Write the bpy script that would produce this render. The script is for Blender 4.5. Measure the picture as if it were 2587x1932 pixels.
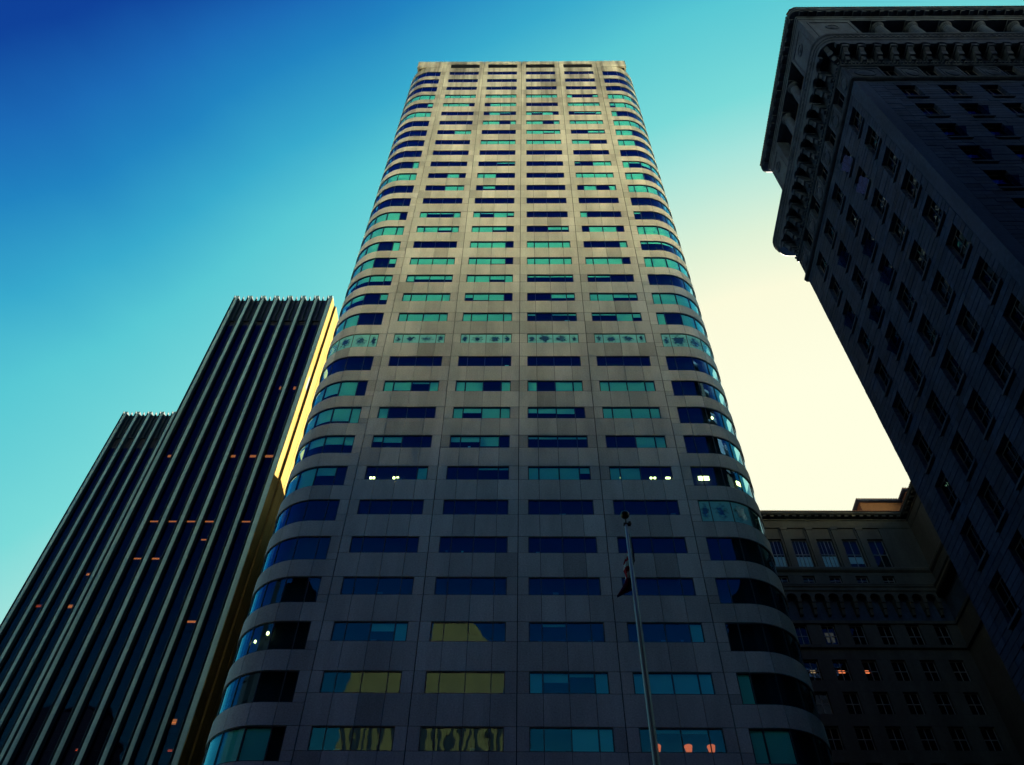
import bpy, math, random
random.seed(7)
R = math.radians
sc = bpy.context.scene
for o in list(bpy.data.objects):
    bpy.data.objects.remove(o)

# ------------------------------------------------------------------ camera
EYE = 1.6                       # heights below are given from eye level and lifted by EYE on build
cam = bpy.data.cameras.new('camera')
cam_o = bpy.data.objects.new('camera', cam)
sc.collection.objects.link(cam_o)
sc.camera = cam_o
cam.sensor_fit = 'HORIZONTAL'
cam.sensor_width = 36.0
cam.lens = 36.0 * 2194.0 / 2587.0
cam.clip_start = 0.1
cam.clip_end = 6000
from mathutils import Matrix, Vector
zc = Vector((30.5, 1674.0, 2194.0)).normalized()            # world up seen by the camera (right, up, forward)
xc = Vector((1.0, 0.0, -zc[0] / zc[2])).normalized()
yc = xc.cross(zc)
if yc[2] < 0:
    yc = -yc
right = Vector((xc[0], yc[0], zc[0]))
up = Vector((xc[1], yc[1], zc[1]))
fwd = Vector((xc[2], yc[2], zc[2]))
M = Matrix((right, up, -fwd)).transposed().to_4x4()
M.translation = Vector((0, 0, EYE))
cam_o.matrix_world = M

# ------------------------------------------------------------------ light
SUN_AZ, SUN_EL = 22.0, 28.0      # azimuth from +Y towards +X: low, ahead to the right, hidden behind the towers
EXPOSURE = 4.3
w = bpy.data.worlds.new('World')
sc.world = w
w.use_nodes = True
nt = w.node_tree
sky = nt.nodes.new('ShaderNodeTexSky')
sky.sky_type = 'NISHITA'
sky.sun_disc = False
sky.sun_elevation = R(SUN_EL)
sky.sun_rotation = R(SUN_AZ)
sky.dust_density = 2.0
sky.air_density = 1.0
sky.ozone_density = 1.0
# film-like toning of the Nishita sky: its red channel (glow round the sun) on a log scale drives the hue
sep = nt.nodes.new('ShaderNodeSeparateColor')
nt.links.new(sky.outputs[0], sep.inputs[0])
lg = nt.nodes.new('ShaderNodeMath')
lg.operation = 'LOGARITHM'
lg.inputs[1].default_value = math.e
nt.links.new(sep.outputs[0], lg.inputs[0])
LN0, LN1 = -0.45, 1.80
mr = nt.nodes.new('ShaderNodeMapRange')
mr.inputs['From Min'].default_value = LN0
mr.inputs['From Max'].default_value = LN1
hz_tc = nt.nodes.new('ShaderNodeTexCoord')
hz_mp = nt.nodes.new('ShaderNodeMapping')
hz_mp.inputs['Scale'].default_value = (1.0, 1.0, 3.0)
hz = nt.nodes.new('ShaderNodeTexNoise')                 # faint uneven haze
hz.inputs['Scale'].default_value = 3.0
hz.inputs['Detail'].default_value = 5.0
nt.links.new(hz_tc.outputs['Generated'], hz_mp.inputs['Vector'])
nt.links.new(hz_mp.outputs[0], hz.inputs['Vector'])
hz_ma = nt.nodes.new('ShaderNodeMath')
hz_ma.operation = 'MULTIPLY_ADD'
hz_ma.inputs[1].default_value = 0.10
nt.links.new(hz.outputs['Fac'], hz_ma.inputs[0])
hz_sub = nt.nodes.new('ShaderNodeMath')
hz_sub.operation = 'SUBTRACT'
hz_sub.inputs[1].default_value = 0.06
nt.links.new(lg.outputs[0], hz_sub.inputs[0])
nt.links.new(hz_sub.outputs[0], hz_ma.inputs[2])
nt.links.new(hz_ma.outputs[0], mr.inputs['Value'])
ramp = nt.nodes.new('ShaderNodeValToRGB')
SKYC = [(-0.45, (10, 44, 136)), (-0.14, (15, 66, 154)), (-0.04, (27, 106, 182)), (0.05, (33, 132, 193)), (0.18, (56, 170, 205)),
        (0.31, (88, 200, 212)), (0.55, (122, 218, 217)), (0.71, (166, 228, 220)), (1.05, (224, 242, 216)), (1.30, (252, 251, 220)), (1.80, (255, 255, 226))]
lin = lambda v: ((v / 255 + 0.055) / 1.055) ** 2.4 if v > 10 else v / 255 / 12.92
el = ramp.color_ramp.elements
def setstop(e, st):
    e.position = (st[0] - LN0) / (LN1 - LN0)
    e.color = (*[lin(v) for v in st[1]], 1)
setstop(el[0], SKYC[0])
setstop(el[1], SKYC[-1])
for st_ in SKYC[1:-1]:
    setstop(el.new((st_[0] - LN0) / (LN1 - LN0)), st_)
nt.links.new(mr.outputs[0], ramp.inputs[0])
bg = nt.nodes['Background']
nt.links.new(ramp.outputs[0], bg.inputs[0])
bg.inputs[1].default_value = 1.0 / 2 ** EXPOSURE

sun = bpy.data.lights.new('sun', 'SUN')
sun.energy = 5.0
sun.angle = R(0.6)
sun.color = (1.0, 0.89, 0.63)
sun_o = bpy.data.objects.new('sun', sun)
sc.collection.objects.link(sun_o)
sd = Vector((math.cos(R(SUN_EL)) * math.sin(R(SUN_AZ)), math.cos(R(SUN_EL)) * math.cos(R(SUN_AZ)), math.sin(R(SUN_EL))))
sun_o.rotation_euler = sd.to_track_quat('Z', 'Y').to_euler()
sun_o.location = sd * 400

sc.view_settings.view_transform = 'Standard'
sc.view_settings.look = 'None'
sc.view_settings.gamma = 1.0
sc.view_settings.use_curve_mapping = False
sc.view_settings.exposure = EXPOSURE
sc.render.engine = 'CYCLES'
sc.cycles.max_bounces = 6
sc.cycles.transparent_max_bounces = 8
sc.cycles.caustics_reflective = False
sc.cycles.caustics_refractive = False

# ------------------------------------------------------------------ materials
def new_mat(name):
    m = bpy.data.materials.new(name)
    m.use_nodes = True
    return m, m.node_tree, m.node_tree.nodes['Principled BSDF']

def mat_plain(name, col, rough=0.7, spec=0.3, metal=0.0, var=0.0, scale=1.0):
    m, t, b = new_mat(name)
    b.inputs['Base Color'].default_value = (*col, 1)
    b.inputs['Roughness'].default_value = rough
    b.inputs['Specular IOR Level'].default_value = spec
    b.inputs['Metallic'].default_value = metal
    if var:
        tc = t.nodes.new('ShaderNodeTexCoord')
        n = t.nodes.new('ShaderNodeTexNoise')
        n.inputs['Scale'].default_value = scale
        n.inputs['Detail'].default_value = 6
        t.links.new(tc.outputs['Object'], n.inputs['Vector'])
        mp = t.nodes.new('ShaderNodeMapRange')
        mp.inputs['To Min'].default_value = 1 - var
        mp.inputs['To Max'].default_value = 1 + var
        mp.inputs['From Min'].default_value = 0.25
        mp.inputs['From Max'].default_value = 0.75
        t.links.new(n.outputs['Fac'], mp.inputs['Value'])
        mx = t.nodes.new('ShaderNodeMix')
        mx.data_type = 'RGBA'
        mx.blend_type = 'MULTIPLY'
        mx.inputs[0].default_value = 1
        mx.inputs[6].default_value = (*col, 1)
        cc = t.nodes.new('ShaderNodeCombineColor')
        for i in range(3):
            t.links.new(mp.outputs[0], cc.inputs[i])
        t.links.new(cc.outputs[0], mx.inputs[7])
        t.links.new(mx.outputs[2], b.inputs['Base Color'])
    return m

def mat_stone(name, col, speck=0.12, speck_scale=6.0, stain=0.25, stain_vec=(0.35, 0.35, 0.05), rough=0.75, tint=0.25, high_stain=None, bump=0.0, spec=0.12):
    """cut stone: grain, per-piece tint from the 'tint' attribute, vertical weather stains in world space"""
    m, t, b = new_mat(name)
    N = t.nodes.new
    geo = N('ShaderNodeNewGeometry')
    n1 = N('ShaderNodeTexNoise')
    n1.inputs['Scale'].default_value = speck_scale
    n1.inputs['Detail'].default_value = 4
    t.links.new(geo.outputs['Position'], n1.inputs['Vector'])
    mpn = N('ShaderNodeMapping')
    mpn.inputs['Scale'].default_value = stain_vec
    t.links.new(geo.outputs['Position'], mpn.inputs['Vector'])
    n2 = N('ShaderNodeTexNoise')
    n2.inputs['Scale'].default_value = 1.0
    n2.inputs['Detail'].default_value = 5
    n2.inputs['Roughness'].default_value = 0.65
    t.links.new(mpn.outputs[0], n2.inputs['Vector'])
    at = N('ShaderNodeAttribute')
    at.attribute_name = 'tint'

    def rng(src, a, c, lo, hi):
        q = N('ShaderNodeMapRange')
        q.inputs['From Min'].default_value = a
        q.inputs['From Max'].default_value = c
        q.inputs['To Min'].default_value = lo
        q.inputs['To Max'].default_value = hi
        t.links.new(src, q.inputs['Value'])
        return q.outputs[0]

    def mul(a, c):
        q = N('ShaderNodeMath')
        q.operation = 'MULTIPLY'
        t.links.new(a, q.inputs[0])
        t.links.new(c, q.inputs[1])
        return q.outputs[0]
    f = mul(rng(n1.outputs['Fac'], 0.3, 0.7, 1 - speck, 1 + speck), rng(n2.outputs['Fac'], 0.38, 0.62, 1 - stain, 1 + stain * 0.4))
    f = mul(f, rng(at.outputs['Fac'], 0, 1, 1 - tint, 1 + tint * 0.6))
    if high_stain:
        sx = N('ShaderNodeSeparateXYZ')
        t.links.new(geo.outputs['Position'], sx.inputs[0])
        mp3 = N('ShaderNodeMapping')
        mp3.inputs['Scale'].default_value = (0.9, 0.9, 0.035)
        t.links.new(geo.outputs['Position'], mp3.inputs['Vector'])
        n3 = N('ShaderNodeTexNoise')
        n3.inputs['Detail'].default_value = 3
        n3.inputs['Scale'].default_value = 1.0
        t.links.new(mp3.outputs[0], n3.inputs['Vector'])
        amt = mul(rng(sx.outputs['Z'], high_stain[0], high_stain[1], 0, 1), rng(n3.outputs['Fac'], 0.42, 0.64, 0, 0.58))
        q = N('ShaderNodeMath')
        q.operation = 'SUBTRACT'
        q.inputs[0].default_value = 1.0
        t.links.new(amt, q.inputs[1])
        f = mul(f, q.outputs[0])
    mx = N('ShaderNodeMix')
    mx.data_type = 'RGBA'
    mx.blend_type = 'MULTIPLY'
    mx.inputs[0].default_value = 1
    mx.inputs[6].default_value = (*col, 1)
    cc = N('ShaderNodeCombineColor')
    for i in range(3):
        t.links.new(f, cc.inputs[i])
    t.links.new(cc.outputs[0], mx.inputs[7])
    t.links.new(mx.outputs[2], b.inputs['Base Color'])
    b.inputs['Roughness'].default_value = rough
    b.inputs['Specular IOR Level'].default_value = spec
    if bump:
        bp = N('ShaderNodeBump')
        bp.inputs['Strength'].default_value = bump
        bp.inputs['Distance'].default_value = 0.05
        t.links.new(n1.outputs['Fac'], bp.inputs['Height'])
        t.links.new(bp.outputs[0], b.inputs['Normal'])
    return m

def mat_glass(name, tint, refl, base=0.05, gain=1.0, wave=0.012, wscale=0.35, stretch=(1, 1, 1)):
    """window glass: tinted see-through plus a mirror share that grows at grazing angles; slightly wavy panes"""
    m = bpy.data.materials.new(name)
    m.use_nodes = True
    t = m.node_tree
    t.nodes.clear()
    N = t.nodes.new
    out = N('ShaderNodeOutputMaterial')
    tr = N('ShaderNodeBsdfTransparent')
    tr.inputs[0].default_value = (*tint, 1)
    gl = N('ShaderNodeBsdfGlossy')
    gl.inputs['Color'].default_value = (*refl, 1)
    gl.inputs['Roughness'].default_value = 0.015
    geo = N('ShaderNodeNewGeometry')
    mp = N('ShaderNodeMapping')
    mp.inputs['Scale'].default_value = stretch
    t.links.new(geo.outputs['Position'], mp.inputs['Vector'])
    nz = N('ShaderNodeTexNoise')
    nz.inputs['Scale'].default_value = wscale
    nz.inputs['Detail'].default_value = 1.5
    t.links.new(mp.outputs[0], nz.inputs['Vector'])
    bp = N('ShaderNodeBump')
    bp.inputs['Strength'].default_value = 1.0
    bp.inputs['Distance'].default_value = wave
    t.links.new(nz.outputs['Fac'], bp.inputs['Height'])
    t.links.new(bp.outputs[0], gl.inputs['Normal'])
    fr = N('ShaderNodeLayerWeight')
    fr.inputs['Blend'].default_value = 0.5
    pw = N('ShaderNodeMath')
    pw.operation = 'POWER'
    pw.inputs[1].default_value = 4.0
    t.links.new(fr.outputs['Facing'], pw.inputs[0])
    ma = N('ShaderNodeMath')
    ma.operation = 'MULTIPLY_ADD'
    ma.inputs[1].default_value = gain
    ma.inputs[2].default_value = base
    ma.use_clamp = True
    t.links.new(pw.outputs[0], ma.inputs[0])
    mx = N('ShaderNodeMixShader')
    t.links.new(ma.outputs[0], mx.inputs[0])
    t.links.new(tr.outputs[0], mx.inputs[1])
    t.links.new(gl.outputs[0], mx.inputs[2])
    t.links.new(mx.outputs[0], out.inputs[0])
    return m

def mat_emit(name, col, s):
    m, t, b = new_mat(name)
    b.inputs['Base Color'].default_value = (*[c * 0.5 for c in col], 1)
    b.inputs['Emission Color'].default_value = (*col, 1)
    b.inputs['Emission Strength'].default_value = s
    return m

MAT = {}
MAT['granite'] = mat_stone('granite', (0.465, 0.48, 0.435), speck=0.18, speck_scale=9, stain=0.22, stain_vec=(0.30, 0.30, 0.07), tint=0.30, high_stain=(112, 154), rough=0.6)
MAT['interior'] = mat_plain('interior', (0.012, 0.016, 0.030), 0.9, 0.1)
MAT['frame'] = mat_plain('frame', (0.012, 0.022, 0.030), 0.45, 0.4)
MAT['glass'] = mat_glass('glass', (0.66, 0.97, 0.95), (0.45, 0.75, 1.0), base=0.035, gain=0.8, wave=0.011, wscale=0.5)
MAT['blind'] = mat_plain('blind', (0.40, 0.80, 0.68), 0.8, 0.2, var=0.08, scale=0.7)
MAT['office_grey'] = mat_plain('office_grey', (0.16, 0.20, 0.22), 0.7, 0.2)
MAT['louver'] = mat_plain('louver', (0.05, 0.06, 0.07), 0.5, 0.4)
MAT['lamp_white'] = mat_emit('lamp_white', (1.0, 0.66, 0.24), 0.42)
MAT['lamp_orange'] = mat_emit('lamp_orange', (1.0, 0.20, 0.03), 0.12)
MAT['lamp_far'] = mat_emit('lamp_far', (1.0, 0.16, 0.04), 0.35)
MAT['lamp_dim'] = mat_emit('lamp_dim', (1.0, 0.45, 0.16), 0.12)
MAT['curtain_glow'] = mat_emit('curtain_glow', (0.8, 0.55, 0.25), 0.010)
MAT['lamp_red'] = mat_emit('lamp_red', (1.0, 0.10, 0.025), 0.06)
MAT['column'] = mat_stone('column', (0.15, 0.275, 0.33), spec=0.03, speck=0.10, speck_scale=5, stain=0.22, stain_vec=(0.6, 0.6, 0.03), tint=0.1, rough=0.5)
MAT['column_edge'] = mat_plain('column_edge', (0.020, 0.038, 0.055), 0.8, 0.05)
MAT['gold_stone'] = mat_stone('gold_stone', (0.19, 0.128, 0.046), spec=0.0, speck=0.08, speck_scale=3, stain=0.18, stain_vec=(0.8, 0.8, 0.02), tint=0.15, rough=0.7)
MAT['dark_glass'] = mat_glass('dark_glass', (0.35, 0.45, 0.6), (0.35, 0.5, 0.9), base=0.02, gain=0.5, wave=0.03, wscale=0.3)
MAT['spandrel_glass'] = mat_plain('spandrel_glass', (0.004, 0.007, 0.016), 0.12, 0.35)
MAT['matte_black'] = mat_plain('matte_black', (0.005, 0.006, 0.009), 0.9, 0.0)  # matte, no sheen, so the added blocks and flanks throw back little sun
MAT['dark_panel'] = mat_plain('dark_panel', (0.008, 0.012, 0.022), 0.35, 0.4)
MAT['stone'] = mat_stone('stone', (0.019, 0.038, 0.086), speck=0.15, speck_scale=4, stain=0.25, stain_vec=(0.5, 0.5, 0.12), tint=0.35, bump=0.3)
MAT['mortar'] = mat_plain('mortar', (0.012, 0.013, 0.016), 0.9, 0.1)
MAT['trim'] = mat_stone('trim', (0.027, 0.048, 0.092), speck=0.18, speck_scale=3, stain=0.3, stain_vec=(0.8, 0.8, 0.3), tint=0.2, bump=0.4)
MAT['far_stone'] = mat_stone('far_stone', (0.055, 0.060, 0.058), speck=0.12, speck_scale=3, stain=0.25, stain_vec=(0.4, 0.4, 0.1), tint=0.2)
MAT['tile'] = mat_plain('tile', (0.10, 0.045, 0.03), 0.8, 0.2, var=0.3, scale=3)
MAT['sash'] = mat_plain('sash', (0.030, 0.034, 0.045), 0.6, 0.3)
MAT['pent'] = mat_stone('pent', (0.14, 0.075, 0.04), speck=0.1, speck_scale=4, stain=0.15)
MAT['pole'] = mat_plain('pole', (0.45, 0.48, 0.48), 0.45, 0.5, var=0.08, scale=2)
MAT['bronze'] = mat_plain('bronze', (0.04, 0.03, 0.02), 0.4, 0.5, metal=0.6)
MAT['ground'] = mat_plain('ground', (0.03, 0.03, 0.032), 0.9, 0.2, var=0.2, scale=0.3)
MAT['pavement'] = mat_plain('pavement', (0.10, 0.10, 0.10), 0.9, 0.2, var=0.15, scale=0.6)
MAT['block_stone'] = mat_stone('block_stone', (0.035, 0.036, 0.042), stain=0.2)
MAT['bounce_pale'] = mat_stone('bounce_pale', (0.85, 0.75, 0.47), stain=0.15)  # warm pale tone of the added slabs that bounce sun
MAT['gold_face'] = mat_stone('gold_face', (0.036, 0.022, 0.005), stain=0.2)

def mat_whitewash():
    m = mat_glass('whitewashed_glass', (0.50, 0.90, 0.92), (0.45, 0.75, 1.0), base=0.04, gain=1.0)
    t = m.node_tree
    N = t.nodes.new
    out = [n for n in t.nodes if n.type == 'OUTPUT_MATERIAL'][0]
    src = out.inputs[0].links[0].from_socket
    tc = N('ShaderNodeTexCoord')
    sx = N('ShaderNodeSeparateXYZ')
    t.links.new(tc.outputs['Generated'], sx.inputs[0])
    nz = N('ShaderNodeTexNoise')
    nz.inputs['Scale'].default_value = 3.0
    geo = N('ShaderNodeNewGeometry')
    oi = N('ShaderNodeObjectInfo')
    t.links.new(geo.outputs['Position'], nz.inputs['Vector'])

    def math_(op, a, b=None):
        q = N('ShaderNodeMath')
        q.operation = op
        for i, v in enumerate((a, b)):
            if v is None:
                continue
            if isinstance(v, (int, float)):
                q.inputs[i].default_value = v
            else:
                t.links.new(v, q.inputs[i])
        return q.outputs[0]
    dx = math_('MULTIPLY', math_('SUBTRACT', sx.outputs['X'], 0.5), 1.0)
    dz = math_('MULTIPLY', math_('SUBTRACT', sx.outputs['Z'], 0.5), 1.0)
    rr = math_('SQRT', math_('ADD', math_('MULTIPLY', dx, dx), math_('MULTIPLY', dz, dz)))
    rr = math_('ADD', rr, math_('MULTIPLY', math_('SUBTRACT', nz.outputs['Fac'], 0.5), 0.6))
    rr = math_('ADD', rr, math_('MULTIPLY', math_('SUBTRACT', oi.outputs['Random'], 0.5), 0.16))
    mr_ = N('ShaderNodeMapRange')
    mr_.inputs['From Min'].default_value = 0.16
    mr_.inputs['From Max'].default_value = 0.40
    mr_.inputs['To Min'].default_value = 0.12
    mr_.inputs['To Max'].default_value = 0.95
    t.links.new(rr, mr_.inputs['Value'])
    df = N('ShaderNodeBsdfDiffuse')
    df.inputs[0].default_value = (0.22, 0.66, 0.64, 1)
    mx = N('ShaderNodeMixShader')
    t.links.new(mr_.outputs[0], mx.inputs[0])
    t.links.new(src, mx.inputs[1])
    t.links.new(df.outputs[0], mx.inputs[2])
    t.links.new(mx.outputs[0], out.inputs[0])
    return m
MAT['whitewash'] = mat_whitewash()

# ------------------------------------------------------------------ mesh helpers
WO = {}                          # world origin of each built object (eye-level heights)

class MB:
    def __init__(self):
        self.v, self.f, self.t = [], [], []

    def quad(self, a, b, c, d, t=0.5):
        i = len(self.v)
        self.v += [a, b, c, d]
        self.f.append((i, i + 1, i + 2, i + 3))
        self.t.append(t)

    def box(self, x0, x1, y0, y1, z0, z1, t=0.5):
        i = len(self.v)
        self.v += [(x0, y0, z0), (x1, y0, z0), (x1, y1, z0), (x0, y1, z0), (x0, y0, z1), (x1, y0, z1), (x1, y1, z1), (x0, y1, z1)]
        self.f += [(i, i + 3, i + 2, i + 1), (i + 4, i + 5, i + 6, i + 7), (i, i + 1, i + 5, i + 4), (i + 1, i + 2, i + 6, i + 5), (i + 2, i + 3, i + 7, i + 6), (i + 3, i, i + 4, i + 7)]
        self.t += [t] * 6
        return self

    def hexa(self, p, t=0.5):
        """p: 8 points, bottom ring then top ring"""
        i = len(self.v)
        self.v += list(p)
        self.f += [(i, i + 3, i + 2, i + 1), (i + 4, i + 5, i + 6, i + 7), (i, i + 1, i + 5, i + 4), (i + 1, i + 2, i + 6, i + 5), (i + 2, i + 3, i + 7, i + 6), (i + 3, i, i + 4, i + 7)]
        self.t += [t] * 6
        return self

    def loft(self, rings, closed=True, caps=True, t=0.5):
        """rings: list of equal-length point loops"""
        i0 = len(self.v)
        n = len(rings[0])
        for r in rings:
            self.v += list(r)
        for k in range(len(rings) - 1):
            for j in range(n if closed else n - 1):
                a = i0 + k * n + j
                b = i0 + k * n + (j + 1) % n
                self.f.append((a, b, b + n, a + n))
                self.t.append(t)
        if caps and closed:
            self.f.append(tuple(i0 + j for j in range(n))[::-1])
            self.f.append(tuple(i0 + (len(rings) - 1) * n + j for j in range(n)))
            self.t += [t, t]
        return self

    def tube(self, pts, rad, n=12, t=0.5):
        """vertical-ish lathe: pts [(x,y,z)], rad list"""
        rings = []
        for (x, y, z), r in zip(pts, rad):
            rings.append([(x + r * math.cos(2 * math.pi * j / n), y + r * math.sin(2 * math.pi * j / n), z) for j in range(n)])
        return self.loft(rings, t=t)

    def build(self, name, mat, parent=None, origin=None, smooth=False):
        if origin is None:
            xs = [p[0] for p in self.v]
            ys = [p[1] for p in self.v]
            zs = [p[2] for p in self.v]
            origin = ((min(xs) + max(xs)) / 2, (min(ys) + max(ys)) / 2, min(zs))
        me = bpy.data.meshes.new(name)
        me.from_pydata([(p[0] - origin[0], p[1] - origin[1], p[2] - origin[2]) for p in self.v], [], self.f)
        a = me.attributes.new('tint', 'FLOAT', 'FACE')
        a.data.foreach_set('value', self.t)
        me.materials.append(MAT[mat] if isinstance(mat, str) else mat)
        if smooth:
            me.polygons.foreach_set('use_smooth', [True] * len(me.polygons))
        me.update()
        return link(name, me, origin, parent)

def link(name, data, origin, parent=None):
    o = bpy.data.objects.new(name, data)
    sc.collection.objects.link(o)
    if parent is None:
        o.location = (origin[0], origin[1], origin[2] + EYE)
    else:
        p = WO[parent]
        o.parent = parent
        o.location = (origin[0] - p[0], origin[1] - p[1], origin[2] - p[2])
    WO[o] = origin
    return o

def thing(name, origin, label, cat, group=None):
    o = link(name, None, origin)
    o.empty_display_size = 1
    tag(o, label, cat, group)
    return o

def tag(o, label=None, cat=None, group=None, kind=None):
    if label:
        o['label'] = label
    if cat:
        o['category'] = cat
    if group:
        o['group'] = group
    if kind:
        o['kind'] = kind
    return o

GZ = -EYE

# ------------------------------------------------------------------ ground
g = MB()
g.quad((-3000, -3000, GZ), (3000, -3000, GZ), (3000, 3000, GZ), (-3000, 3000, GZ))
tag(g.build('ground', 'ground'), kind='structure')
g = MB()
g.box(-30, 24, 9.0, 48.5, GZ + 0.004, GZ + 0.14)
tag(g.build('pavement', 'pavement'), kind='structure')

# ================================================================== main tower
TX, TY, TW, TR = -0.455, 49.0, 16.0, 4.0
ARC_END = TW + TR * math.pi / 2
FLOOR = 3.896
HEAD1 = 154.16
NROW = 34
WH, WHC = 1.62, 2.30

def head(k):
    return HEAD1 - (k - 1) * FLOOR

def F(s, o, z):
    """point on the tower skin: s metres along the facade from its middle, o metres outwards"""
    sg = 1 if s >= 0 else -1
    a = abs(s)
    if a <= TW:
        return (TX + s, TY - o, z)
    if a <= ARC_END:
        th = (a - TW) / TR
        return (TX + sg * (TW + (TR + o) * math.sin(th)), TY + TR - (TR + o) * math.cos(th), z)
    return (TX + sg * (TW + TR + o), TY + TR + (a - ARC_END), z)

def svals(s0, s1, step=0.5):
    if max(abs(s0), abs(s1)) <= TW:
        return [s0, s1]
    vals = {s0, s1}
    for b in (TW, -TW, ARC_END, -ARC_END):
        if s0 < b < s1:
            vals.add(b)
    lo, hi = max(s0, -ARC_END), min(s1, ARC_END)
    n = max(1, int(math.ceil((hi - lo) / step)))
    if hi > lo:
        for i in range(n + 1):
            q = lo + (hi - lo) * i / n
            if abs(q) > TW:
                vals.add(q)
    return sorted(vals)

def skin(mb, s0, s1, o0, o1, z0, z1, t=0.5, step=0.5):
    """curved slab between offsets o0 (inner) and o1 (outer)"""
    rings = []
    for s in svals(s0, s1, step):
        rings.append([F(s, o1, z0), F(s, o0, z0), F(s, o0, z1), F(s, o1, z1)])
    mb.loft(rings, t=t)
    return mb

tower = thing('office_tower', (TX, TY + 20, GZ), 'tall beige granite office tower with rounded corners and ribbon windows, filling the middle', 'building')
BAY = 6.67
PIERS = [-2 * BAY + i * BAY for i in range(5)]        # pier centre lines
MOD = BAY / 4
HALF = 0.785                                           # half a pier
CROWN = 18.55                                          # half width of the square crown above the rounded shaft
J = 0.016                                              # half a joint

core = MB()
ring = [s for s in svals(-ARC_END - 34, ARC_END + 34, 0.8)]
core.loft([[F(s, -0.60, z) for s in ring] for z in (GZ, 156.58)])
core.box(TX - CROWN + 0.32, TX + CROWN - 0.32, TY + 0.55, TY + 37.9, 156.585, 159.3)
core.build('core', 'interior', tower)

RND = random.Random(3)
panels = []                                            # (s0, s1, z0, z1, tint)
for k in range(1, NROW + 1):
    h, hb = head(k), head(k + 1)
    lines = [PIERS[0] + i * MOD for i in range(17)]
    for i in range(16):                                # flat spandrels
        panels.append((lines[i], lines[i + 1], hb, h - WH))
    for p in PIERS:                                    # pier halves beside the windows
        panels.append((p - HALF, p, h - WH, h))
        panels.append((p, p + HALF, h - WH, h))
    for sg in (-1, 1):                                 # rounded corner spandrels
        b = [2 * BAY + i * MOD for i in range(6)]
        for i in range(5):
            s0, s1 = b[i], b[i + 1]
            zt = h - WHC
            if i == 0:                                 # outer end of the pier drops past the taller corner window
                panels.append((*sorted((sg * s0, sg * (s0 + HALF))), zt, h - WH))
            panels.append((*sorted((sg * s0, sg * s1)), hb, zt))
# the crown above the top row
for i in range(16):
    panels.append((PIERS[0] + i * MOD, PIERS[0] + (i + 1) * MOD, 154.16, 156.2))
    panels.append((PIERS[0] + i * MOD, PIERS[0] + (i + 1) * MOD, 158.2, 159.78))
for sg in (-1, 1):
    panels.append((*sorted((sg * 2 * BAY, sg * (2 * BAY + HALF))), 154.16, 156.2))
for p in PIERS:
    panels.append((p - HALF, p, 156.2, 158.2))
    panels.append((p, p + HALF, 156.2, 158.2))
for sg in (-1, 1):
    b = [2 * BAY + HALF, 15.0, 16.0, 17.3, 18.7, 20.1, 2 * BAY + 5 * MOD]
    for i in range(6):
        panels.append((*sorted((sg * b[i], sg * b[i + 1])), 154.16, 156.6))
panels.sort(key=lambda p: p[2])
rest = MB()
n_ind = 0
for s0, s1, z0, z1 in panels:
    t = min(1, max(0, RND.gauss(0.55, 0.16)))
    if RND.random() < 0.05:
        t = 0.0
    pr = RND.uniform(-0.004, 0.004)
    jl = 0.03 if min(abs(s0 - p) for p in PIERS) < 0.01 else J
    jr = 0.03 if min(abs(s1 - p) for p in PIERS) < 0.01 else J
    a = (s0 + jl, s1 - jr, -0.16, pr, z0 + J, z1 - J)
    if z1 > head(33) - WH - 2.4 and n_ind < 300:
        q = MB()
        skin(q, *a, t=t)
        q.build('panel', 'granite', tower)
        n_ind += 1
    else:
        skin(rest, *a, t=t)
flank = MB()
for sg in (-1, 1):                                     # unseen flanks round the corner: matte black, made dark to stop sun bounce
    s0, s1 = sorted((sg * (2 * BAY + 5 * MOD + 0.02), sg * (ARC_END + 34)))
    for k in range(1, NROW + 1):
        skin(flank, s0, s1, -0.16, 0, head(k + 1) + J, head(k) - WHC - J)
    skin(flank, s0, s1, -0.16, 0, 154.18, 156.6)
tag(flank.build('flank_band', 'matte_black', tower), kind='stuff')
for sg in (-1, 1):
    xs_ = [2 * BAY + HALF, 15.8, 17.2, CROWN]
    for i in range(3):
        for z0, z1 in ((156.62, 158.2), (158.2, 159.78)):
            x0_, x1_ = sorted((TX + sg * (xs_[i] + J if (i or z0 < 158) else 2 * BAY + J), TX + sg * (xs_[i + 1] - (J if i < 2 else 0))))
            rest.box(x0_, x1_, TY - 0.02, TY + 0.3, z0 + J, z1 - J, RND.uniform(0.5, 0.9))
    x0_, x1_ = sorted((TX + sg * (CROWN - 0.3), TX + sg * CROWN))
    rest.box(x0_, x1_, TY + 0.305, TY + 38, 156.63, 159.77, 0.6)
o = rest.build('cladding_panel', 'granite', tower)
tag(o, kind='stuff')
b = MB()
skin(b, -ARC_END - 34, ARC_END + 34, -0.5, 0.02, GZ, head(NROW + 1) - 0.03)
b.build('base_wall', 'granite', tower)
b = MB()
b.box(TX - CROWN + 0.32, TX + CROWN - 0.32, TY + 0.32, TY + 37.9, 159.32, 159.6)
b.build('roof', 'mortar', tower)
for i in range(4):                                     # louvred plant-room openings under the parapet
    s0 = PIERS[i] + HALF
    s1 = PIERS[i + 1] - HALF
    lv = MB()
    for j in range(8):
        z = 156.24 + j * 0.245
        lv.hexa([(TX + s0, TY + 0.02, z), (TX + s1, TY + 0.02, z), (TX + s1, TY + 0.16, z + 0.14), (TX + s0, TY + 0.16, z + 0.14),
                 (TX + s0, TY + 0.02, z + 0.03), (TX + s1, TY + 0.02, z + 0.03), (TX + s1, TY + 0.16, z + 0.17), (TX + s0, TY + 0.16, z + 0.17)])
    lv.build('louver', 'louver', tower)

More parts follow.
